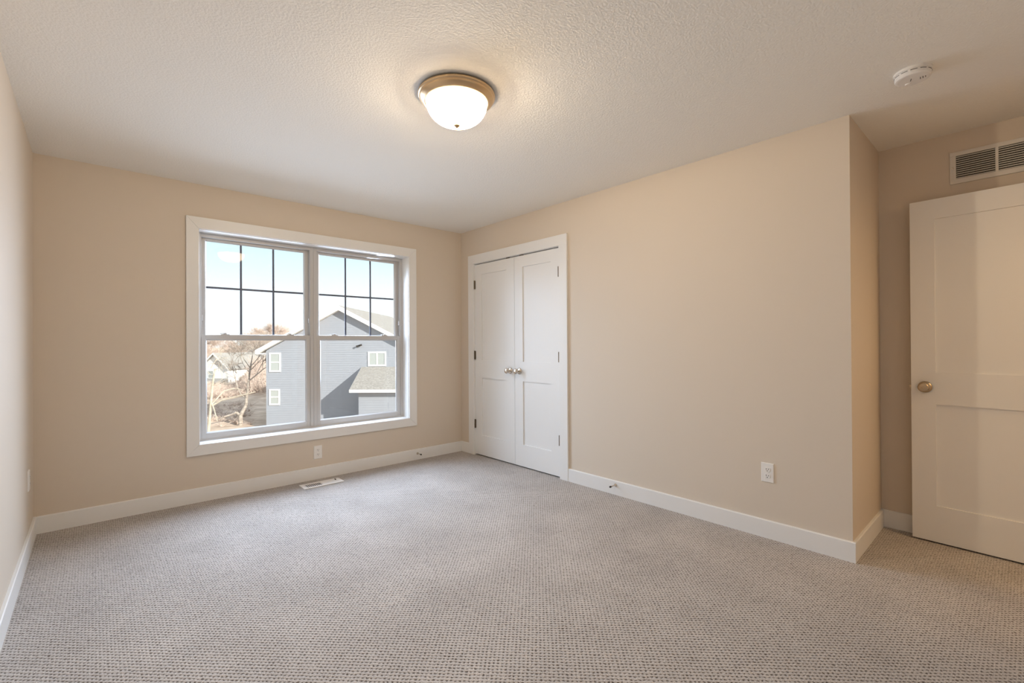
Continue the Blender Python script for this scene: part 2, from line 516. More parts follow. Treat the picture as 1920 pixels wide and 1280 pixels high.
def hung_window(name, x0, x1, label):
    z0, z1 = OZ0 + 0.004, OZ1 - 0.004
    w = struct(empty(name, ((x0 + x1) / 2, FY, z0)), label, 'window')
    inv = Matrix.Translation(-Vector(w.location))
    def put(o, par=None):
        o.parent = par or w
        if par is None:
            o.matrix_parent_inverse = inv
        return o
    f = 0.028
    m = MB(); frame_ring(m, x0, x1, z0, z1, f, FY, T + 0.03, 0.030, 0.012)
    # parting tracks at the sides, between the two sashes and outside the upper one
    for xs, s in ((x0 + f, 1), (x1 - f, -1)):
        m.box((xs, FY + 0.034, z0), (xs + s * 0.006, FY + 0.040, z1))
        m.box((xs, FY + 0.074, z0), (xs + s * 0.012, T + 0.03, z1))
        m.box((xs, FY + 0.002, 1.262), (xs + s * 0.004, FY + 0.006, z1 - 0.03))
    m.box((x0 + f, FY + 0.074, z1 - 0.045), (x1 - f, T + 0.03, z1))
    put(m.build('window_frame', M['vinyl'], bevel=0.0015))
    # sloped sill
    m = MB(); m.hexa([(x0, FY - 0.012, z0), (x0, T + 0.03, z0), (x0, T + 0.03, z0 + 0.03), (x0, FY, z0 + 0.012)],
                     [(x1, FY - 0.012, z0), (x1, T + 0.03, z0), (x1, T + 0.03, z0 + 0.03), (x1, FY, z0 + 0.012)])
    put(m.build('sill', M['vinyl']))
    sx0, sx1 = x0 + f + 0.001, x1 - f - 0.001
    # lower sash
    ly0, ly1 = FY + 0.004, FY + 0.034
    m = MB(); frame_ring(m, sx0, sx1, OZ0 + 0.015, 1.284, 0.030, ly0, ly1, 0.036, 0.044)
    gz0, gz1 = OZ0 + 0.059, 1.248
    bead(m, sx0 + 0.030, sx1 - 0.030, gz0, gz1, 0.010, ly0, ly0 + 0.014)
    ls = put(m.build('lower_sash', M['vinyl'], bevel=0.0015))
    put(MB().box((sx0 + 0.032, ly0 + 0.015, gz0 + 0.002), (sx1 - 0.032, ly0 + 0.019, gz1 - 0.002)).build('pane', M['glass']), ls)
    # upper sash
    uy0, uy1 = FY + 0.042, FY + 0.072
    m = MB(); frame_ring(m, sx0, sx1, 1.250, z1 - 0.012, 0.034, uy0, uy1, 0.034, 0.030)
    uz0, uz1 = 1.280, z1 - 0.046
    ux0, ux1 = sx0 + 0.034, sx1 - 0.034
    bead(m, ux0, ux1, uz0, uz1, 0.008, uy0, uy0 + 0.014)
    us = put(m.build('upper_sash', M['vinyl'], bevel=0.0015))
    put(MB().box((ux0 + 0.002, uy0 + 0.015, uz0 + 0.002), (ux1 - 0.002, uy0 + 0.018, uz1 - 0.002)).build('pane', M['glass']), us)
    gx0, gx1 = ux0 + 0.006, ux1 - 0.006
    m = MB()
    for k in (1, 2):
        xc = gx0 + (gx1 - gx0) * k / 3
        m.box((xc - 0.008, uy0 + 0.0225, uz0 + 0.001), (xc + 0.008, uy0 + 0.0275, uz1 - 0.001))
    zc = (uz0 + 0.012 + uz1) / 2
    m.box((gx0, uy0 + 0.0226, zc - 0.008), (gx1, uy0 + 0.0274, zc + 0.008))
    tag(put(m.build('grille', M['grille']), us), 'grille bars dividing the pane into six, backlit shade put into their colour')
    # locks and tilt latches on the meeting rail
    for fx in (0.20, 0.80):
        xc = sx0 + (sx1 - sx0) * fx
        m = MB(); m.box((xc - 0.030, ly0 + 0.004, 1.284), (xc + 0.030, ly0 + 0.026, 1.290))
        m.lathe([(0, 0.014), (0.011, 0.013), (0.012, 0.0)], 14, Matrix.Translation((xc, ly0 + 0.015, 1.288)))
        m.hexa([(xc - 0.038, ly0 + 0.008, 1.292), (xc - 0.038, ly0 + 0.016, 1.292), (xc + 0.004, ly0 + 0.020, 1.294), (xc + 0.004, ly0 + 0.006, 1.294)],
               [(xc - 0.038, ly0 + 0.008, 1.297), (xc - 0.038, ly0 + 0.016, 1.297), (xc + 0.004, ly0 + 0.020, 1.301), (xc + 0.004, ly0 + 0.006, 1.301)])
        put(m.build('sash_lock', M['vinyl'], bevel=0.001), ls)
    for xs, s in ((x0 + f, 1), (x1 - f, -1)):         # vent stops in the side tracks
        m = MB(); m.box((xs, FY + 0.004, 1.395), (xs + s * 0.012, FY + 0.024, 1.440))
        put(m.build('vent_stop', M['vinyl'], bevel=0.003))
    return w
hung_window('window_1', OX0 + 0.004, -1.577, 'left white double hung window with six light upper sash')
hung_window('window_2', -1.576, OX1 - 0.004, 'right white double hung window showing the blue house gable')

# ------------------------------------------------------------------ closet doors and casing
cas = struct(empty('trim_2', (0, (DY0 + DY1) / 2, 0)), 'white casing framing the closet doors', 'door casing')
ci = Matrix.Translation(-Vector(cas.location))
for nm, a, b in (('left_casing', (0, -0.155, 0), (-ct, DY0, DZ)), ('right_casing', (0, DY1, 0), (-ct, -1.585, DZ)),
                 ('head_casing', (0, -0.155, DZ), (-ct, -1.585, 2.157))):
    o = MB().box(a, b).build(nm, M['trim'], bevel=0.0015); o.parent = cas; o.matrix_parent_inverse = ci
m = MB(); m.box((0, DY0 - 0.003, 0), (T, DY0, DZ)); m.box((0, DY1, 0), (T, DY1 + 0.003, DZ)); m.box((0, DY1, DZ - 0.003), (T, DY0, DZ))
o = m.build('jamb', M['trim']); o.parent = cas; o.matrix_parent_inverse = ci

def rot_to(axis):
    return Vector(axis).to_track_quat('Z', 'Y').to_matrix().to_4x4()

def shaker_door(mm, u0, u1, z0, z1, th, panels, rec, fn):
    """two-panel shaker door slab; fn(u, d, z) maps along-width, depth from face, height to xyz"""
    us = sorted({u0, u1, panels[0][0], panels[0][1]})
    zs = [z0] + [v for p in sorted(panels, key=lambda p: p[2]) for v in (p[2], p[3])] + [z1]
    def B(a0, a1, d0, d1, b0, b1):
        pa, pb = fn(a0, d0, b0), fn(a1, d1, b1)
        mm.box(pa, pb)
    pu0, pu1 = panels[0][0], panels[0][1]
    B(u0, pu0, 0, th, z0, z1); B(pu1, u1, 0, th, z0, z1)          # stiles
    rails = [(zs[0], zs[1]), (zs[2], zs[3]), (zs[4], zs[5])]
    for a, b in rails:
        B(pu0, pu1, 0, th, a, b)

def closet_leaf(name, y0, y1, hinge_y, knob_y, label):
    d = struct(empty(name, (0, hinge_y, 0.012)), label, 'closet door')
    inv = Matrix.Translation(-Vector(d.location))
    lo, hi = min(y0, y1), max(y0, y1)
    X0 = 0.004
    fn = lambda u, dd, z: (X0 + dd, u, z)
    st = 0.114
    pan = [(lo + st, hi - st, 0.222, 0.832), (lo + st, hi - st, 1.022, 1.940)]
    m = MB(); shaker_door(m, lo, hi, 0.012, 2.050, 0.035, pan, 0.010, fn)
    o = m.build('door_leaf', M['trim']); o.parent = d; o.matrix_parent_inverse = inv
    for p in pan:
        o = MB().box((X0 + 0.010, p[0] - 0.004, p[2] - 0.004), (X0 + 0.026, p[1] + 0.004, p[3] + 0.004)).build('panel', M['trim'])
        o.parent = d; o.matrix_parent_inverse = inv
    s = 1 if hinge_y > knob_y else -1
    for hz in (0.29, 1.03, 1.79):                       # hinge knuckles
        m = MB()
        mt = Matrix.Translation((-0.005, hinge_y - s * (0.0045 if s > 0 else 0.0110), hz))
        m.lathe([(0, 0), (0.0065, 0.0), (0.0065, 0.09), (0.004, 0.093), (0, 0.094)], 12, mt)
        m.box((-0.001, hinge_y - s * 0.002, hz), (0.005, hinge_y - s * 0.012, hz + 0.09))
        o = m.build('hinge', M['hinge'], smooth=False); o.parent = d; o.matrix_parent_inverse = inv
        tag(o, 'dark metal hinge')
    kx = Matrix.Translation((X0, knob_y, 0.930)) @ rot_to((-1, 0, 0))
    m = MB(); m.lathe([(0.030, 0.0), (0.032, 0.003), (0.030, 0.008), (0.022, 0.011), (0.012, 0.013), (0.010, 0.013)], 28, kx)
    m.lathe([(0.010, 0.012), (0.010, 0.030), (0.013, 0.034), (0.022, 0.040), (0.0265, 0.049), (0.0265, 0.056), (0.022, 0.062), (0.012, 0.065), (0.0, 0.0655)], 28, kx)
    o = m.build('knob', M['nickel'], smooth=True); o.parent = d; o.matrix_parent_inverse = inv
    tag(o, 'round satin nickel knob')
    ky = knob_y + s * 0.03                              # ball catch at the head
    o = MB().box((-0.002, ky - 0.020, 2.050), (0.02, ky + 0.020, 2.058)).build('ball_catch', M['hinge'])
    o.parent = d; o.matrix_parent_inverse = inv
    return d
closet_leaf('door_1', -0.251, -0.8815, -0.249, -0.820, 'left closet door with knob on its right edge')
closet_leaf('door_2', -1.4865, -0.8855, -1.4885, -0.955, 'right closet door with knob on its left edge')

# ------------------------------------------------------------------ entry door, open against the alcove wall
HX, HY = 0.600, -4.610
ent = struct(empty('door_3', (HX, HY, 0.010)), 'white two panel door standing open in front of the alcove wall', 'door')
fx, fy = 0.640, -3.783
ang = math.atan2(fy - HY, fx - HX)
ent.rotation_euler = (0, 0, ang)                        # local x along the leaf towards the free edge, y towards the wall(-)...
LW = math.hypot(fx - HX, fy - HY)
def ent_put(o, lab=None):
    o.parent = ent
    return tag(o, lab)
pan = [(0.114, LW - 0.112, 0.213, 0.814), (0.114, LW - 0.112, 1.003, 1.915)]
m = MB(); shaker_door(m, 0, LW, 0.0, 2.032, 0.035, pan, 0.010, lambda u, d, z: (u, -d, z))
ent_put(m.build('door_leaf', M['trim']))
for p in pan:
    ent_put(MB().box((p[0] - 0.004, -0.010, p[2] - 0.004), (p[1] + 0.004, -0.026, p[3] + 0.004)).build('panel', M['trim']))
for side, y0 in ((1, 0.0), (-1, -0.035)):
    kx = Matrix.Translation((LW - 0.064, y0, 0.915)) @ rot_to((0, side, 0))
    m = MB()
    m.lathe([(0.032, 0.0), (0.034, 0.003), (0.032, 0.008), (0.024, 0.012), (0.012, 0.014), (0.010, 0.014)], 32, kx)
    m.lathe([(0.010, 0.013), (0.010, 0.026), (0.015, 0.030), (0.024, 0.037), (0.0275, 0.046), (0.0265, 0.052), (0.021, 0.057),
             (0.019, 0.0565), (0.013, 0.060), (0.011, 0.0590), (0.006, 0.0615), (0, 0.062)], 32, kx)
    ent_put(m.build('knob', M['bronze'], smooth=True), 'round brushed metal knob')
ent_put(MB().box((LW - 0.001, -0.030, 0.885), (LW + 0.002, -0.005, 0.945)).build('latch_plate', M['bronze']))
ent_put(MB().box((LW + 0.001, -0.024, 0.905), (LW + 0.010, -0.012, 0.925)).build('latch_bolt', M['bronze']))
for hz in (0.20, 0.98, 1.76):
    m = MB(); m.lathe([(0, 0), (0.0065, 0), (0.0065, 0.09), (0, 0.093)], 12, Matrix.Translation((-0.004, 0.004, hz)))
    ent_put(m.build('hinge', M['hinge']))
dc = struct(empty('trim_3', (0.18, YR, 0)))
for a, b in (((-0.33, YR, 0), (-0.24, YR + ct, 2.06)), ((0.60, YR, 0), (0.69, YR + ct, 2.06)), ((-0.33, YR, 2.06), (0.69, YR + ct, 2.15))):
    o = MB().box(a, b).build('casing', M['trim']); o.parent = dc; o.matrix_parent_inverse = Matrix.Translation(-Vector(dc.location))

# ------------------------------------------------------------------ ceiling light
LX, LY = -1.730, -2.370
lamp = tag(empty('ceiling_light', (LX, LY, H)), 'lit dome flush mount light with bronze ring on the ceiling', 'ceiling light')
m = MB()
m.lathe([(0.0, -0.001), (0.178, -0.001), (0.186, -0.004), (0.190, -0.010), (0.190, -0.016), (0.186, -0.020), (0.183, -0.020), (0.182, -0.024),
         (0.184, -0.027), (0.181, -0.031), (0.172, -0.039), (0.163, -0.046), (0.156, -0.049), (0.152, -0.047)], 72)
o = m.build('ring', M['ring'], lamp, smooth=True)
m = MB(); m.lathe([(0.152, -0.047), (0.150, -0.040), (0.0, -0.038)], 48)
m.build('pan', M['dark'], lamp)
m = MB()
prof = []
for k in range(15):
    a = k / 14 * math.pi / 2
    prof.append((0.151 * math.cos(a) ** 0.85 if k < 14 else 0.0, -0.044 - 0.111 * math.sin(a)))
m.lathe(prof, 64)
m.build('shade', M['bowl'], lamp, smooth=True)
m = MB()
m.lathe([(0.004, -0.152), (0.014, -0.1535), (0.0155, -0.157), (0.013, -0.161), (0.007, -0.164), (0.005, -0.168), (0, -0.170)], 20)
m.build('finial', M['ring'], lamp, smooth=True)
for k, (bx_, by_) in enumerate(((0.045, -0.045), (-0.045, 0.045))):      # the two bulbs inside the dome
    bd = bpy.data.lights.new('bulb', 'POINT')
    bd.energy = BULB_W; bd.shadow_soft_size = 0.022; bd.color = BULB_COL
    bo = bpy.data.objects.new('bulb', bd); COL.objects.link(bo)
    bo.location = (bx_, by_, -0.062); bo.parent = lamp

# ------------------------------------------------------------------ smoke detector
sd = tag(empty('smoke_detector', (-0.268, -3.914, H)), 'round white smoke detector on the ceiling near the alcove', 'smoke detector')
m = MB(); m.lathe([(0, 0), (0.0700, 0), (0.0705, -0.009), (0.068, -0.011), (0, -0.011)], 48); m.build('base_plate', M['plastic'], sd, smooth=False)
m = MB(); m.lathe([(0.0, -0.010), (0.064, -0.010), (0.064, -0.014), (0.0665, -0.0145), (0.066, -0.030), (0.062, -0.035), (0.055, -0.037), (0, -0.038)], 48)
m.build('cover', M['plastic'], sd, smooth=False)
m = MB()
for k in range(12):                                   # slots round the rim
    a0 = 2 * math.pi * k / 12
    for s in range(5):
        a, b = a0 + s * 0.075, a0 + (s + 1) * 0.075
        pts = [(0.0672 * math.cos(t), 0.0672 * math.sin(t)) for t in (a, b)]
        pin = [(0.0625 * math.cos(t), 0.0625 * math.sin(t)) for t in (a, b)]
        m.hexa([(*pin[0], -0.0165), (*pin[1], -0.0165), (*pts[1], -0.0165), (*pts[0], -0.0165)],
               [(*pin[0], -0.0185), (*pin[1], -0.0185), (*pts[1], -0.0185), (*pts[0], -0.0185)])
m.build('rim_slot', M['dark'], sd)
for cx, cy, L, an in ((-0.006, 0.006, 0.024, 0.25), (0.004, -0.026, 0.020, 0.1), (0.002, -0.035, 0.018, 0.1), (0.002, -0.044, 0.013, 0.1)):
    c, s = math.cos(an), math.sin(an)
    q = [(cx + c * u - s * v, cy + s * u + c * v) for u, v in ((-L / 2, -0.0011), (L / 2, -0.0011), (L / 2, 0.0011), (-L / 2, 0.0011))]
    MB().hexa([(*p, -0.0386) for p in q], [(*p, -0.036) for p in q]).build('sounder_slot', M['dark'], sd)
m = MB(); m.lathe([(0, -0.0415), (0.011, -0.041), (0.012, -0.037), (0, -0.036)], 20, Matrix.Translation((0.030, 0.020, 0))); m.build('test_button', M['plastic'], sd)

# ------------------------------------------------------------------ return air grille above the door
gy0, gz0v, gz1v = -3.957, 2.134, 2.322
sec = 0.162; dv = 0.013; mg = 0.026
gw = 2 * mg + 3 * sec + 2 * dv
gr = tag(empty('air_vent', (XD, gy0 - gw / 2, (gz0v + gz1v) / 2)), 'white louvred return air vent high on the alcove wall', 'air vent')
def gput(o): o.parent = gr; o.matrix_parent_inverse = Matrix.Translation(-Vector(gr.location)); return o
m = MB()
lz0, lz1 = gz0v + 0.028, gz1v - 0.024
m.box((XD - 0.008, gy0, gz0v), (XD, gy0 - gw, lz0)); m.box((XD - 0.008, gy0, lz1), (XD, gy0 - gw, gz1v))
y = gy0
m.box((XD - 0.008, y, lz0), (XD, y - mg, lz1)); y -= mg
secs = []
for k in range(3):
    secs.append((y, y - sec)); y -= sec
    wdt = dv if k < 2 else mg
    m.box((XD - 0.008, y, lz0), (XD, y - wdt, lz1)); y -= wdt
gput(m.build('frame', M['vent'], bevel=0.001))
NL = 11
for a, b in secs:
    for k in range(NL):
        zc = lz0 + (lz1 - lz0) * (k + 0.5) / NL
        hh = 0.0052
        # blades slope down towards the room
        o = MB().hexa([(XD - 0.0075, a, zc - hh), (XD - 0.0065, a, zc - hh), (XD - 0.0005, a, zc + hh * 0.55), (XD - 0.0015, a, zc + hh * 0.55)],
                      [(XD - 0.0075, b, zc - hh), (XD - 0.0065, b, zc - hh), (XD - 0.0005, b, zc + hh * 0.55), (XD - 0.0015, b, zc + hh * 0.55)]).build('louver', M['vent'])
        gput(o)
gput(MB().box((XD - 0.0004, gy0 - mg, lz0), (XD, gy0 - gw + mg, lz1)).build('duct_opening', M['dark']))
for yy in (gy0 - 0.012, gy0 - gw + 0.012):
    m = MB(); m.lathe([(0.004, 0), (0.004, 0.0015), (0, 0.002)], 14, Matrix.Translation((XD - 0.008, yy, (gz0v + gz1v) / 2)) @ rot_to((-1, 0, 0)))
    gput(m.build('screw', M['nickel']))

# ------------------------------------------------------------------ floor register
rx0, rx1, ry0, ry1 = -1.780, -1.445, -0.252, -0.112
fr = tag(empty('floor_register', ((rx0 + rx1) / 2, (ry0 + ry1) / 2, 0)), 'white floor register set in the carpet below the window', 'floor register')
def fput(o): o.parent = fr; o.matrix_parent_inverse = Matrix.Translation(-Vector(fr.location)); return o
m = MB()
bx = 0.030; by = 0.026
zt = 0.007
m.box((rx0, ry0, 0.001), (rx1, ry0 + by, zt)); m.box((rx0, ry1 - by, 0.001), (rx1, ry1, zt))
m.box((rx0, ry0 + by, 0.001), (rx0 + bx, ry1 - by, zt)); m.box((rx1 - bx, ry0 + by, 0.001), (rx1, ry1 - by, zt))
xm = (rx0 + rx1) / 2 + 0.004
m.box((xm - 0.006, ry0 + by, 0.001), (xm + 0.006, ry1 - by, zt))
fput(m.build('frame', M['plastic'], bevel=0.0015))
def fins(x0, x1, n, tilt):
    for k in range(n):
        xc = x0 + (x1 - x0) * (k + 0.5) / n
        o = MB().hexa([(xc - 0.0015 - tilt, ry0 + by, 0.0015), (xc + 0.0015 - tilt, ry0 + by, 0.0015), (xc + 0.0015 + tilt, ry0 + by, zt - 0.0005), (xc - 0.0015 + tilt, ry0 + by, zt - 0.0005)],
                      [(xc - 0.0015 - tilt, ry1 - by, 0.0015), (xc + 0.0015 - tilt, ry1 - by, 0.0015), (xc + 0.0015 + tilt, ry1 - by, zt - 0.0005), (xc - 0.0015 + tilt, ry1 - by, zt - 0.0005)]).build('fin', M['plastic'])
        fput(o)
fins(rx0 + bx, xm - 0.006, 9, -0.0050)
fins(xm + 0.006, rx1 - bx, 9, 0.0060)
fput(MB().box((rx0 + bx, ry0 + by, 0.0006), (rx1 - bx, ry1 - by, 0.0012)).build('duct_opening', M['dark']))
fput(MB().box((rx1 - bx - 0.016, ry1 - by - 0.030, zt - 0.001), (rx1 - bx - 0.010, ry1 - by - 0.006, zt + 0.006)).build('damper_lever', M['dark']))

# ------------------------------------------------------------------ outlets
def outlet(loc, normal, label):
    o = tag(empty('wall_outlet', loc), label, 'outlet', 'duplex wall outlets')
    nx, ny = normal
    o.rotation_euler = (0, 0, math.atan2(ny, nx) + math.pi / 2)      # local -y faces the room
    m = MB()
    w2, h2, e = 0.037, 0.060, 0.004
    m.hexa([(-w2, 0, -h2), (w2, 0, -h2), (w2, 0, h2), (-w2, 0, h2)],
           [(-w2 + e, -0.0065, -h2 + e), (w2 - e, -0.0065, -h2 + e), (w2 - e, -0.0065, h2 - e), (-w2 + e, -0.0065, h2 - e)])
    m.build('cover_plate', M['plastic'], o, bevel=0.001)
    for zc in (0.0195, -0.0195):
        m = MB()
        pts = []
        for k in range(28):
            a = 2 * math.pi * k / 28
            pts.append((0.0172 * math.cos(a), max(-0.0135, min(0.0135, 0.0172 * math.sin(a)))))
        m.hexa([(px, -0.006, zc + pz) for px, pz in pts], [(px, -0.0085, zc + pz) for px, pz in pts])
        r = m.build('receptacle', M['plastic'], o, bevel=0.0006)
        for sx, hh in ((-0.0062, 0.0045), (0.0062, 0.0036)):
            MB().box((sx - 0.0013, -0.0088, zc + 0.003 - hh), (sx + 0.0013, -0.0078, zc + 0.003 + hh)).build('slot', M['dark'], r)
        m = MB(); m.lathe([(0.0026, 0), (0.0026, 0.001), (0, 0.001)], 12, Matrix.Translation((0, -0.0078, zc - 0.0075)) @ rot_to((0, -1, 0)))
        m.build('ground_hole', M['dark'], r)
    m = MB(); m.lathe([(0.0028, 0), (0.0026, 0.0012), (0, 0.0016)], 12, Matrix.Translation((0, -0.0065, 0)) @ rot_to((0, -1, 0)))
    m.build('screw', M['plastic'], o)
    return o
outlet((0, -3.188, 0.399), (-1, 0), 'white outlet low on the right wall near the outside corner')
outlet((-1.583, 0, 0.238), (0, -1), 'white outlet on the back wall directly under the window')
outlet((XL, -0.315, 0.410), (1, 0), 'white outlet seen edge on at the left wall')

# ------------------------------------------------------------------ door stops on the baseboards
def door_stop(loc, axis, label):
    o = tag(empty('door_stop', loc), label, 'door stop', 'rigid baseboard door stops')
    q = rot_to(axis)
    m = MB(); m.lathe([(0, 0), (0.0125, 0), (0.0125, 0.003), (0.010, 0.008), (0.005, 0.014), (0.0042, 0.018), (0.0040, 0.060), (0.0, 0.060)], 20, q)
    m.build('post', M['nickel'], o, smooth=True)
    m = MB(); m.lathe([(0, 0.058), (0.0065, 0.059), (0.0075, 0.066), (0.0072, 0.073), (0.005, 0.076), (0, 0.0765)], 18, q)
    m.build('bumper', M['rubber'], o, smooth=True)
    return o
door_stop((-BT, -2.077, 0.078), (-1, 0, 0), 'metal door stop on the baseboard right of the closet')
door_stop((-0.576, -BT, 0.064), (0, -1, 0), 'metal door stop on the baseboard under the window wall')

# ------------------------------------------------------------------ outside: local frame x right, y away, z up, seen along the camera yaw
EF = Vector((CF.x, CF.y, 0)).normalized()
YAW = math.atan2(EF.y, EF.x) - math.pi / 2
OUT0 = Vector((CP.x, CP.y, 0))
def W(x, y, z=0.0):
    c, s = math.cos(YAW), math.sin(YAW)
    return Vector((OUT0.x + c * x - s * y, OUT0.y + s * x + c * y, z))

def ground_z(x, y):
    z = -4.0
    if y > 38: z -= 0.9 * min(1, (y - 38) / 35)
    if y > 78: z += 5.0 * min(1, (y - 78) / 60) ** 1.3
    if y > 44:
        z += 2.6 * min(1, (y - 44) / 20) * max(0.0, min(1.0, (x / y + 0.60) / 0.05)) * max(0.0, min(1.0, (-0.30 - x / y) / 0.06))
    return z + 0.10 * math.sin(x * 0.7 + y * 0.3) + 0.06 * math.sin(x * 1.7 - y * 0.9)
m = MB()
nx, ny = 150, 110
gv = [[None] * (ny + 1) for _ in range(nx + 1)]
for i in range(nx + 1):
    for j in range(ny + 1):
        x = -110 + 170 * i / nx; y = 2 + 158 * (j / ny) ** 1.4
        gv[i][j] = m.bm.verts.new(W(x, y, ground_z(x, y)))
for i in range(nx):
    for j in range(ny):
        m.bm.faces.new((gv[i][j], gv[i + 1][j], gv[i + 1][j + 1], gv[i][j + 1]))
struct(m.build('ground', M['grass'], smooth=True), 'dry winter lawn outside the window', 'ground')

# --- blue neighbour house
HO = W(-10.74, 29.0, -4.2)
house = tag(empty('house', HO, YAW), 'large slate blue gabled house filling the window view', 'house')
HWD = 4.65; WB = 0.0; zt = 4.2            # local z = world z + 4.2
def z_(w): return w + zt
eave, apex = 0.95, 3.30                   # wall heights at corner and apex (underside of roof)
LAP = 0.14
def lap_wall(name, x0, x1, y, z0, topf, parent, depth=0.010):
    """clapboards: every course leans out at its foot; topf(x) limits the height"""
    mm = MB()
    z = z0
    ztop = max(topf(x0), topf(x1), topf((x0 + x1) / 2), topf(0) if x0 < 0 < x1 else -9)
    while z < ztop:
        zu = min(z + LAP, ztop)
        # clip the course to the gable: solve for x where topf = z and zu
        def span(h):
            a, b = x0, x1
            N = 400
            xs = [x0 + (x1 - x0) * k / N for k in range(N + 1)]
            ok = [x for x in xs if topf(x) >= h - 1e-6]
            return (ok[0], ok[-1]) if ok else None
        s0, s1 = span(z), span(zu)
        if s0:
            if not s1: s1 = ((s0[0] + s0[1]) / 2,) * 2
            mm.quad((s0[0], y - depth, z), (s0[1], y - depth, z), (s1[1], y, zu), (s1[0], y, zu))
            mm.quad((s0[0], y, z), (s0[1], y, z), (s0[1], y - depth, z), (s0[0], y - depth, z))
        z += LAP
    o = mm.build(name, M['siding'], parent)
    return o
slope = (3.50 - 0.75) / 5.15
gable = lambda x: z_(3.32) - slope * abs(x)
lap_wall('siding', -HWD, HWD, 0.0, 0.0, gable, house)
m = MB()                                  # body behind the clapboards
m.hexa([(-HWD, 0.02, 0), (HWD, 0.02, 0), (HWD, 0.02, gable(HWD) - 0.02), (0, 0.02, gable(0) - 0.03), (-HWD, 0.02, gable(HWD) - 0.02)],
       [(-HWD, 12, 0), (HWD, 12, 0), (HWD, 12, gable(HWD) - 0.02), (0, 12, gable(0) - 0.03), (-HWD, 12, gable(HWD) - 0.02)])
m.build('body', M['siding'], house)
for s in (-1, 1):                         # roof slopes, rake boards and eaves
    zr, ze, xe = z_(3.62), z_(3.62) - slope * 5.15, 5.15
    m = MB()
    m.hexa([(0, -0.32, zr - 0.10), (s * xe, -0.32, ze - 0.10), (s * xe, -0.32, ze), (0, -0.32, zr)],
           [(0, 12.3, zr - 0.10), (s * xe, 12.3, ze - 0.10), (s * xe, 12.3, ze), (0, 12.3, zr)])
    m.build('roof_slope', M['shingle'], house)
    m = MB()
    m.hexa([(0, -0.36, zr - 0.30), (s * xe, -0.36, ze - 0.24), (s * xe, -0.36, ze - 0.01), (0, -0.36, zr - 0.01)],
           [(0, -0.325, zr - 0.30), (s * xe, -0.325, ze - 0.24), (s * xe, -0.325, ze - 0.01), (0, -0.325, zr - 0.01)])
    m.build('rake_board', M['white_ext'], house)
    m = MB()                              # soffit under the rake and the eave
    m.hexa([(0, -0.325, zr - 0.30), (s * xe, -0.325, ze - 0.26), (s * xe, -0.325, ze - 0.22), (0, -0.325, zr - 0.26)],
           [(0, 0.0, zr - 0.30), (s * xe, 0.0, ze - 0.26), (s * xe, 0.0, ze - 0.22), (0, 0.0, zr - 0.26)])
    m.box((s * (HWD + 0.0), -0.32, ze - 0.26), (s * xe, 12.3, ze - 0.20))
    m.build('soffit', M['white_ext'], house)
def ext_window(x0, x1, z0, z1, parent, slider=False, y=0.0):
    m = MB(); t_ = 0.09
    frame_ring(m, x0, x1, z0, z1, t_, y - 0.05, y + 0.02)
    if slider:
        m.box(((x0 + x1) / 2 - 0.04, y - 0.045, z0 + t_), ((x0 + x1) / 2 + 0.04, y + 0.02, z1 - t_))
    else:
        m.box((x0 + t_, y - 0.045, (z0 + z1) / 2 - 0.035), (x1 - t_, y + 0.02, (z0 + z1) / 2 + 0.035))
    w = m.build('window', M['white_ext'], parent)
    if slider:
        for a, b in ((x0 + t_, (x0 + x1) / 2 - 0.04), ((x0 + x1) / 2 + 0.04, x1 - t_)):
            MB().box((a, y - 0.025, z0 + t_), (b, y - 0.015, z1 - t_)).build('pane', M['pane_ext'], w)
    else:
        for a, b in ((z0 + t_, (z0 + z1) / 2 - 0.035), ((z0 + z1) / 2 + 0.035, z1 - t_)):
            MB().box((x0 + t_, y - 0.025, a), (x1 - t_, y - 0.015, b)).build('pane', M['pane_ext'], w)
    return w
HX0 = 10.74
ext_window(-15.19 + HX0, -14.46 + HX0, z_(-0.50), z_(0.70), house)
ext_window(-15.20 + HX0, -14.53 + HX0, z_(-2.57), z_(-1.57), house)
ext_window(-9.01 + HX0, -7.88 + HX0, z_(-0.18), z_(0.73), house, True)
m = MB()                                  # twin flood light
fx_, fz_ = -9.51 + HX0, z_(1.13)
m.box((fx_ - 0.05, -0.05, fz_ - 0.05), (fx_ + 0.05, 0.0, fz_ + 0.05))
m.tube((fx_ - 0.03, -0.06, fz_), (fx_ - 0.16, -0.17, fz_ - 0.07), 0.03, 0.065, 10, True)
m.tube((fx_ + 0.03, -0.06, fz_), (fx_ + 0.12, -0.17, fz_ + 0.02), 0.03, 0.065, 10, True)
m.build('flood_light', M['dark'], house)
# lean-to wing in front of the facade
ax0, ax1 = -9.42 + HX0, -3.4 + HX0
m = MB()
m.hexa([(ax0, 0.0, z_(-0.33)), (ax0, -2.2, z_(-1.52)), (ax0, -2.2, z_(-1.42)), (ax0, 0.0, z_(-0.22))],
       [(ax1, 0.0, z_(-0.33)), (ax1, -2.2, z_(-1.52)), (ax1, -2.2, z_(-1.42)), (ax1, 0.0, z_(-0.22))])
m.build('wing_roof', M['shingle'], house)
m = MB()
m.box((ax0, -2.235, z_(-1.60)), (ax1, -2.2, z_(-1.43)))
m.hexa([(ax0 - 0.02, 0.0, z_(-0.42)), (ax0 - 0.02, -2.2, z_(-1.60)), (ax0 - 0.02, -2.2, z_(-1.44)), (ax0 - 0.02, 0.0, z_(-0.24))],
       [(ax0 - 0.001, 0.0, z_(-0.42)), (ax0 - 0.001, -2.2, z_(-1.60)), (ax0 - 0.001, -2.2, z_(-1.44)), (ax0 - 0.001, 0.0, z_(-0.24))])
m.box((ax0, -2.2, z_(-1.60)), (ax1, -1.75, z_(-1.57)))
m.build('wing_fascia', M['white_ext'], house)
wz = z_(-1.55)
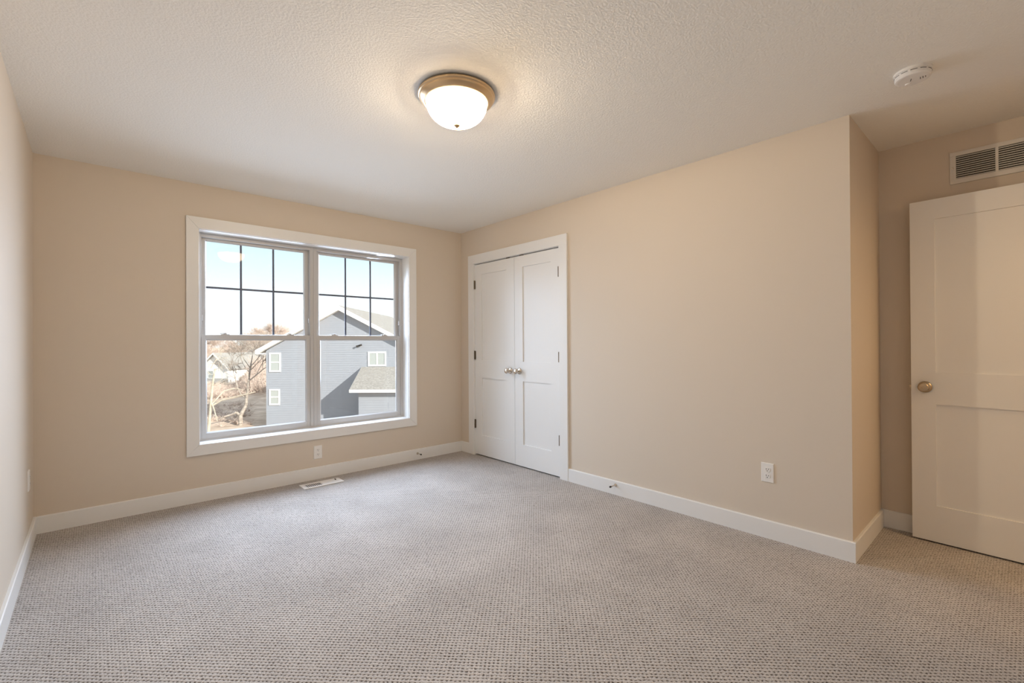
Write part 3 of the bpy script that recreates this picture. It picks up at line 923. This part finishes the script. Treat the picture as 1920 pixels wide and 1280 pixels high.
lap_wall('wing_siding', -9.02 + HX0, ax1 - 0.3, -1.80, 0.0, lambda x: wz, house)
wx = -9.02 + HX0
m = MB()
m.hexa([(wx, -1.79, 0), (wx, 0.0, 0), (wx, 0.0, z_(-0.40)), (wx, -1.79, z_(-1.38))],
       [(ax1 - 0.3, -1.79, 0), (ax1 - 0.3, 0.0, 0), (ax1 - 0.3, 0.0, z_(-0.40)), (ax1 - 0.3, -1.79, z_(-1.38))])
m.build('wing_body', M['siding'], house)

# --- white house farther off
WO = W(-44.9, 70.0, -4.95)
wh = tag(empty('house', WO, YAW - R(14)), 'distant white house with grey roof behind the bare trees', 'house')
m = MB()
hw, ln = 2.42, 14.0
e_, a_ = 2.75, 4.75
m.hexa([(-hw, 0, -1), (hw, 0, -1), (hw, 0, e_), (0, 0, a_), (-hw, 0, e_)],
       [(-hw, ln, -1), (hw, ln, -1), (hw, ln, e_), (0, ln, a_), (-hw, ln, e_)])
m.build('body', M['white_ext'], wh)
for s in (-1, 1):
    m = MB(); sl = (a_ - e_) / hw
    m.hexa([(0, -0.35, a_ + 0.04), (s * (hw + 0.4), -0.35, e_ - 0.4 * sl + 0.04), (s * (hw + 0.4), -0.35, e_ - 0.4 * sl + 0.2), (0, -0.35, a_ + 0.22)],
           [(0, ln + 0.35, a_ + 0.04), (s * (hw + 0.4), ln + 0.35, e_ - 0.4 * sl + 0.04), (s * (hw + 0.4), ln + 0.35, e_ - 0.4 * sl + 0.2), (0, ln + 0.35, a_ + 0.22)])
    m.build('roof_slope', M['shingle'], wh)
    m = MB()
    m.hexa([(0, -0.40, a_ - 0.02), (s * (hw + 0.4), -0.40, e_ - 0.4 * sl - 0.02), (s * (hw + 0.4), -0.40, e_ - 0.4 * sl + 0.21), (0, -0.40, a_ + 0.23)],
           [(0, -0.355, a_ - 0.02), (s * (hw + 0.4), -0.355, e_ - 0.4 * sl - 0.02), (s * (hw + 0.4), -0.355, e_ - 0.4 * sl + 0.21), (0, -0.355, a_ + 0.23)])
    m.build('rake_board', M['white_ext'], wh)
ext_window(-1.3, -0.2, 1.1, 2.3, wh)
m = MB(); m.hexa([(-hw, -1.6, 0.55), (hw, -1.6, 0.55), (hw, 0, 1.0), (-hw, 0, 1.0)], [(-hw, -1.6, 0.65), (hw, -1.6, 0.65), (hw, 0, 1.12), (-hw, 0, 1.12)])
m.build('porch_roof', M['shingle'], wh)

# --- bare trees
def grow(mm, rng, p, d, length, rad, depth, spread=0.55, up=0.12, segs=3, kids=3, minr=0.006, sides=4):
    p = Vector(p); d = Vector(d).normalized()
    for k in range(segs):
        d2 = (d + Vector((rng.uniform(-1, 1), rng.uniform(-1, 1), rng.uniform(-0.6, 1))) * 0.18 + Vector((0, 0, up * 0.4))).normalized()
        q = p + d2 * (length / segs)
        r2 = max(minr * 0.7, rad * (1 - 0.45 * (k + 1) / segs))
        mm.tube(p, q, max(minr * 0.7, rad * (1 - 0.45 * k / segs)), r2, sides)
        p, d = q, d2
        if depth > 0 and (k > 0 or segs < 3):
            for _ in range(kids if k == segs - 1 else kids - 1):
                ax = Vector((rng.gauss(0, 1), rng.gauss(0, 1), rng.gauss(0, 0.7) + up))
                nd = (d + ax.normalized() * (spread + rng.uniform(0, 0.5))).normalized()
                grow(mm, rng, p, nd, length * rng.uniform(0.55, 0.8), max(minr, r2 * 0.6), depth - 1, spread, up, 3 if depth > 2 else 2, kids, minr, 4 if depth > 2 else 3)

def limb(mm, pts, sides=8):
    """tapered trunk along (x, y, z, r) points given in the outside frame"""
    P = [(W(a, b, c), r) for a, b, c, r in pts]
    for (p, r), (q, s) in zip(P, P[1:]):
        mm.tube(p, q, r, s, sides)
        mm.bm.verts.ensure_lookup_table()

# the crooked yard tree
tb = W(-17.5, 30.0, ground_z(-17.5, 30) - 0.05)
yt = tag(empty('bare_tree', tb), 'crooked bare tree with dark forked trunk left of the blue house', 'tree')
def yput(o): o.parent = yt; o.matrix_parent_inverse = Matrix.Translation(-tb); return o
m = MB()
limb(m, [(-17.57, 30, -4.15, .17), (-17.58, 30, -3.7, .135), (-17.6, 30, -3.38, .13), (-17.3, 30.1, -2.72, .10), (-17.25, 30.1, -2.24, .085), (-17.16, 30.1, -1.58, .075), (-17.1, 30.2, -0.52, .055), (-17.04, 30.3, 0.1, .04)])
limb(m, [(-17.6, 30, -3.42, .08), (-17.78, 29.9, -3.14, .075), (-18.08, 29.8, -3.28, .06), (-18.42, 29.6, -3.38, .05), (-18.84, 29.5, -3.62, .03)])
limb(m, [(-17.3, 30.1, -2.26, .05), (-17.66, 30.2, -2.07, .045), (-17.96, 30.3, -1.58, .035), (-18.16, 30.4, -1.0, .028), (-18.3, 30.4, -0.5, .02)])
limb(m, [(-17.12, 30.1, -1.15, .04), (-16.66, 30.2, -0.76, .034), (-16.29, 30.3, -0.41, .028), (-16.0, 30.3, -0.22, .018)])
yput(m.build('trunk', M['bark']))
m = MB()
r5 = random.Random(11)
for (x, y, z, dx, dz, L, rr) in ((-17.04, 30.3, 0.08, 0.2, 1, 0.9, .032), (-17.1, 30.2, -0.5, 0.9, 0.8, 1.1, .034), (-17.15, 30.1, -1.4, -1.0, 0.6, 1.0, .03),
                                 (-17.1, 30.2, -0.6, -0.8, 0.7, 1.1, .034), (-18.16, 30.4, -1.0, -0.7, 0.6, 0.7, .022), (-18.3, 30.4, -0.5, 0.1, 1, 0.8, .02),
                                 (-16.66, 30.2, -0.76, 0.2, 1.0, 1.0, .03), (-16.29, 30.3, -0.41, 0.0, 0.9, 0.8, .025), (-16.0, 30.3, -0.22, 0.2, 0.8, 0.3, .016),
                                 (-17.05, 30.2, -0.2, 0.7, 0.9, 1.0, .03), (-17.08, 30.2, -0.3, -0.5, 1, 1.0, .03)):
    w0 = W(x, y, z); dr = W(x + dx, y + r5.uniform(-.4, .4), z + dz) - w0
    m = MB(); grow(m, r5, w0, dr, L * 1.05, rr, 3, 0.6, 0.05, 3, 3, 0.008); yput(m.build('branch', M['bark']))

# pale leaning sapling close by, with broken limbs
sb = W(-14.6, 22.0, ground_z(-14.6, 22) - 0.05)
st_ = tag(empty('bare_tree', sb), 'thin pale leaning trunk with broken limbs at the left pane edge', 'tree')
def sput(o): o.parent = st_; o.matrix_parent_inverse = Matrix.Translation(-sb); return o
m = MB()
limb(m, [(-14.5, 22, -4.15, .09), (-14.42, 22, -2.83, .075), (-14.33, 22, -1.97, .062), (-14.29, 22, -1.37, .055), (-14.22, 22, -0.62, .05), (-14.09, 22, 0.07, .042)])
sput(m.build('trunk', M['pale_bark']))
m = MB(); limb(m, [(-14.30, 22, -1.71, .042), (-13.85, 22.1, -1.42, .036), (-12.35, 22.3, -1.06, .022)]); sput(m.build('limb', M['pale_bark']))
m = MB(); limb(m, [(-14.27, 22, -1.62, .038), (-13.88, 22.3, -1.01, .032), (-13.5, 22.5, -0.91, .022), (-13.1, 22.6, -0.98, .012)]); sput(m.build('limb', M['pale_bark']))
m = MB(); limb(m, [(-14.25, 22, -1.60, .034), (-14.08, 21.9, -1.85, .028), (-13.94, 21.8, -2.15, .022), (-13.86, 21.8, -2.4, .014)]); sput(m.build('limb', M['pale_bark']))
m = MB()
r6 = random.Random(3)
for z, dx in ((-0.2, -1), (0.1, .3), (-0.8, 1), (-1.4, -1), (-2.0, -1)):
    m = MB(); w0 = W(-14.3, 22, z); grow(m, r6, w0, W(-14.3 + dx, 22.2, z + .7) - w0, 0.6, .018, 2, 0.6, 0.05, 3, 3, 0.006); sput(m.build('branch', M['pale_bark']))

# woods behind: four grown shapes, copied with their own turn and height
protos = []
for k in range(4):
    r8 = random.Random(70 + k)
    m = MB()
    grow(m, r8, (0, 0, 0), (r8.uniform(-.1, .1), r8.uniform(-.1, .1), 1), 2.9, 0.11, 5, 0.55, 0.22, 3, 3, 0.013)
    o = m.build('woodland_tree', M['twig'])
    top = max(v.co.z for v in o.data.vertices)
    protos.append((o, top))
spots = []
r9 = random.Random(8)
for row, (yy, hh, n_) in enumerate(((78, 5.2, 8), (86, 6.0, 9), (95, 6.4, 10), (106, 7.0, 11))):
    for q in range(n_):
        y = yy + r9.uniform(-2.5, 2.5)
        x = y * (-0.76 + 0.42 * (q + r9.uniform(.2, .8)) / n_)
        if row == 0 and -50 < x < -33: continue
        spots.append((x, y, hh * r9.uniform(.82, 1.12)))
used = set()
for k, (x, y, h) in enumerate(spots):
    src, top = protos[k % 4]
    o = src if k % 4 not in used else src.copy()
    if k % 4 in used: COL.objects.link(o)
    used.add(k % 4)
    o.location = W(x, y, ground_z(x, y) - 0.15)
    o.rotation_euler = (0, 0, r9.uniform(0, 6.28))
    sc_ = h / top
    o.scale = (sc_ * 1.15, sc_ * 1.15, sc_)
    tag(o, 'bare brown tree in the wood behind the houses', 'tree', 'woods behind the houses')

# brush: tangle of twigs over the bank left of the blue house
m = MB()
r7 = random.Random(21)
for k in range(900):
    y = r7.uniform(47, 66); x = y * r7.uniform(-0.71, -0.515)
    if k % 9 == 0:
        y = r7.uniform(29, 40); x = y * r7.uniform(-0.70, -0.56)
    z = ground_z(x, y)
    base = W(x, y, z - 0.05)
    hgt = r7.uniform(0.08, 0.3) if y < 42 else (r7.uniform(0.8, 2.3) if x / y > -0.57 else r7.uniform(0.3, 1.0))
    for q in range(5):
        d = Vector((r7.gauss(0, .45), r7.gauss(0, .45), 1)).normalized()
        tip = base + d * hgt * r7.uniform(.6, 1.1)
        m.tube(base, tip, 0.022, 0.008, 3)
        for s in range(3):
            b0 = base.lerp(tip, r7.uniform(.3, .9))
            m.tube(b0, b0 + Vector((r7.gauss(0, .3), r7.gauss(0, .3), r7.uniform(.05, .4))), 0.012, 0.006, 3)
tag(m.build('brush', M['twig']), 'tangled brown brush on the bank beside the blue house', 'brush', kind='stuff')
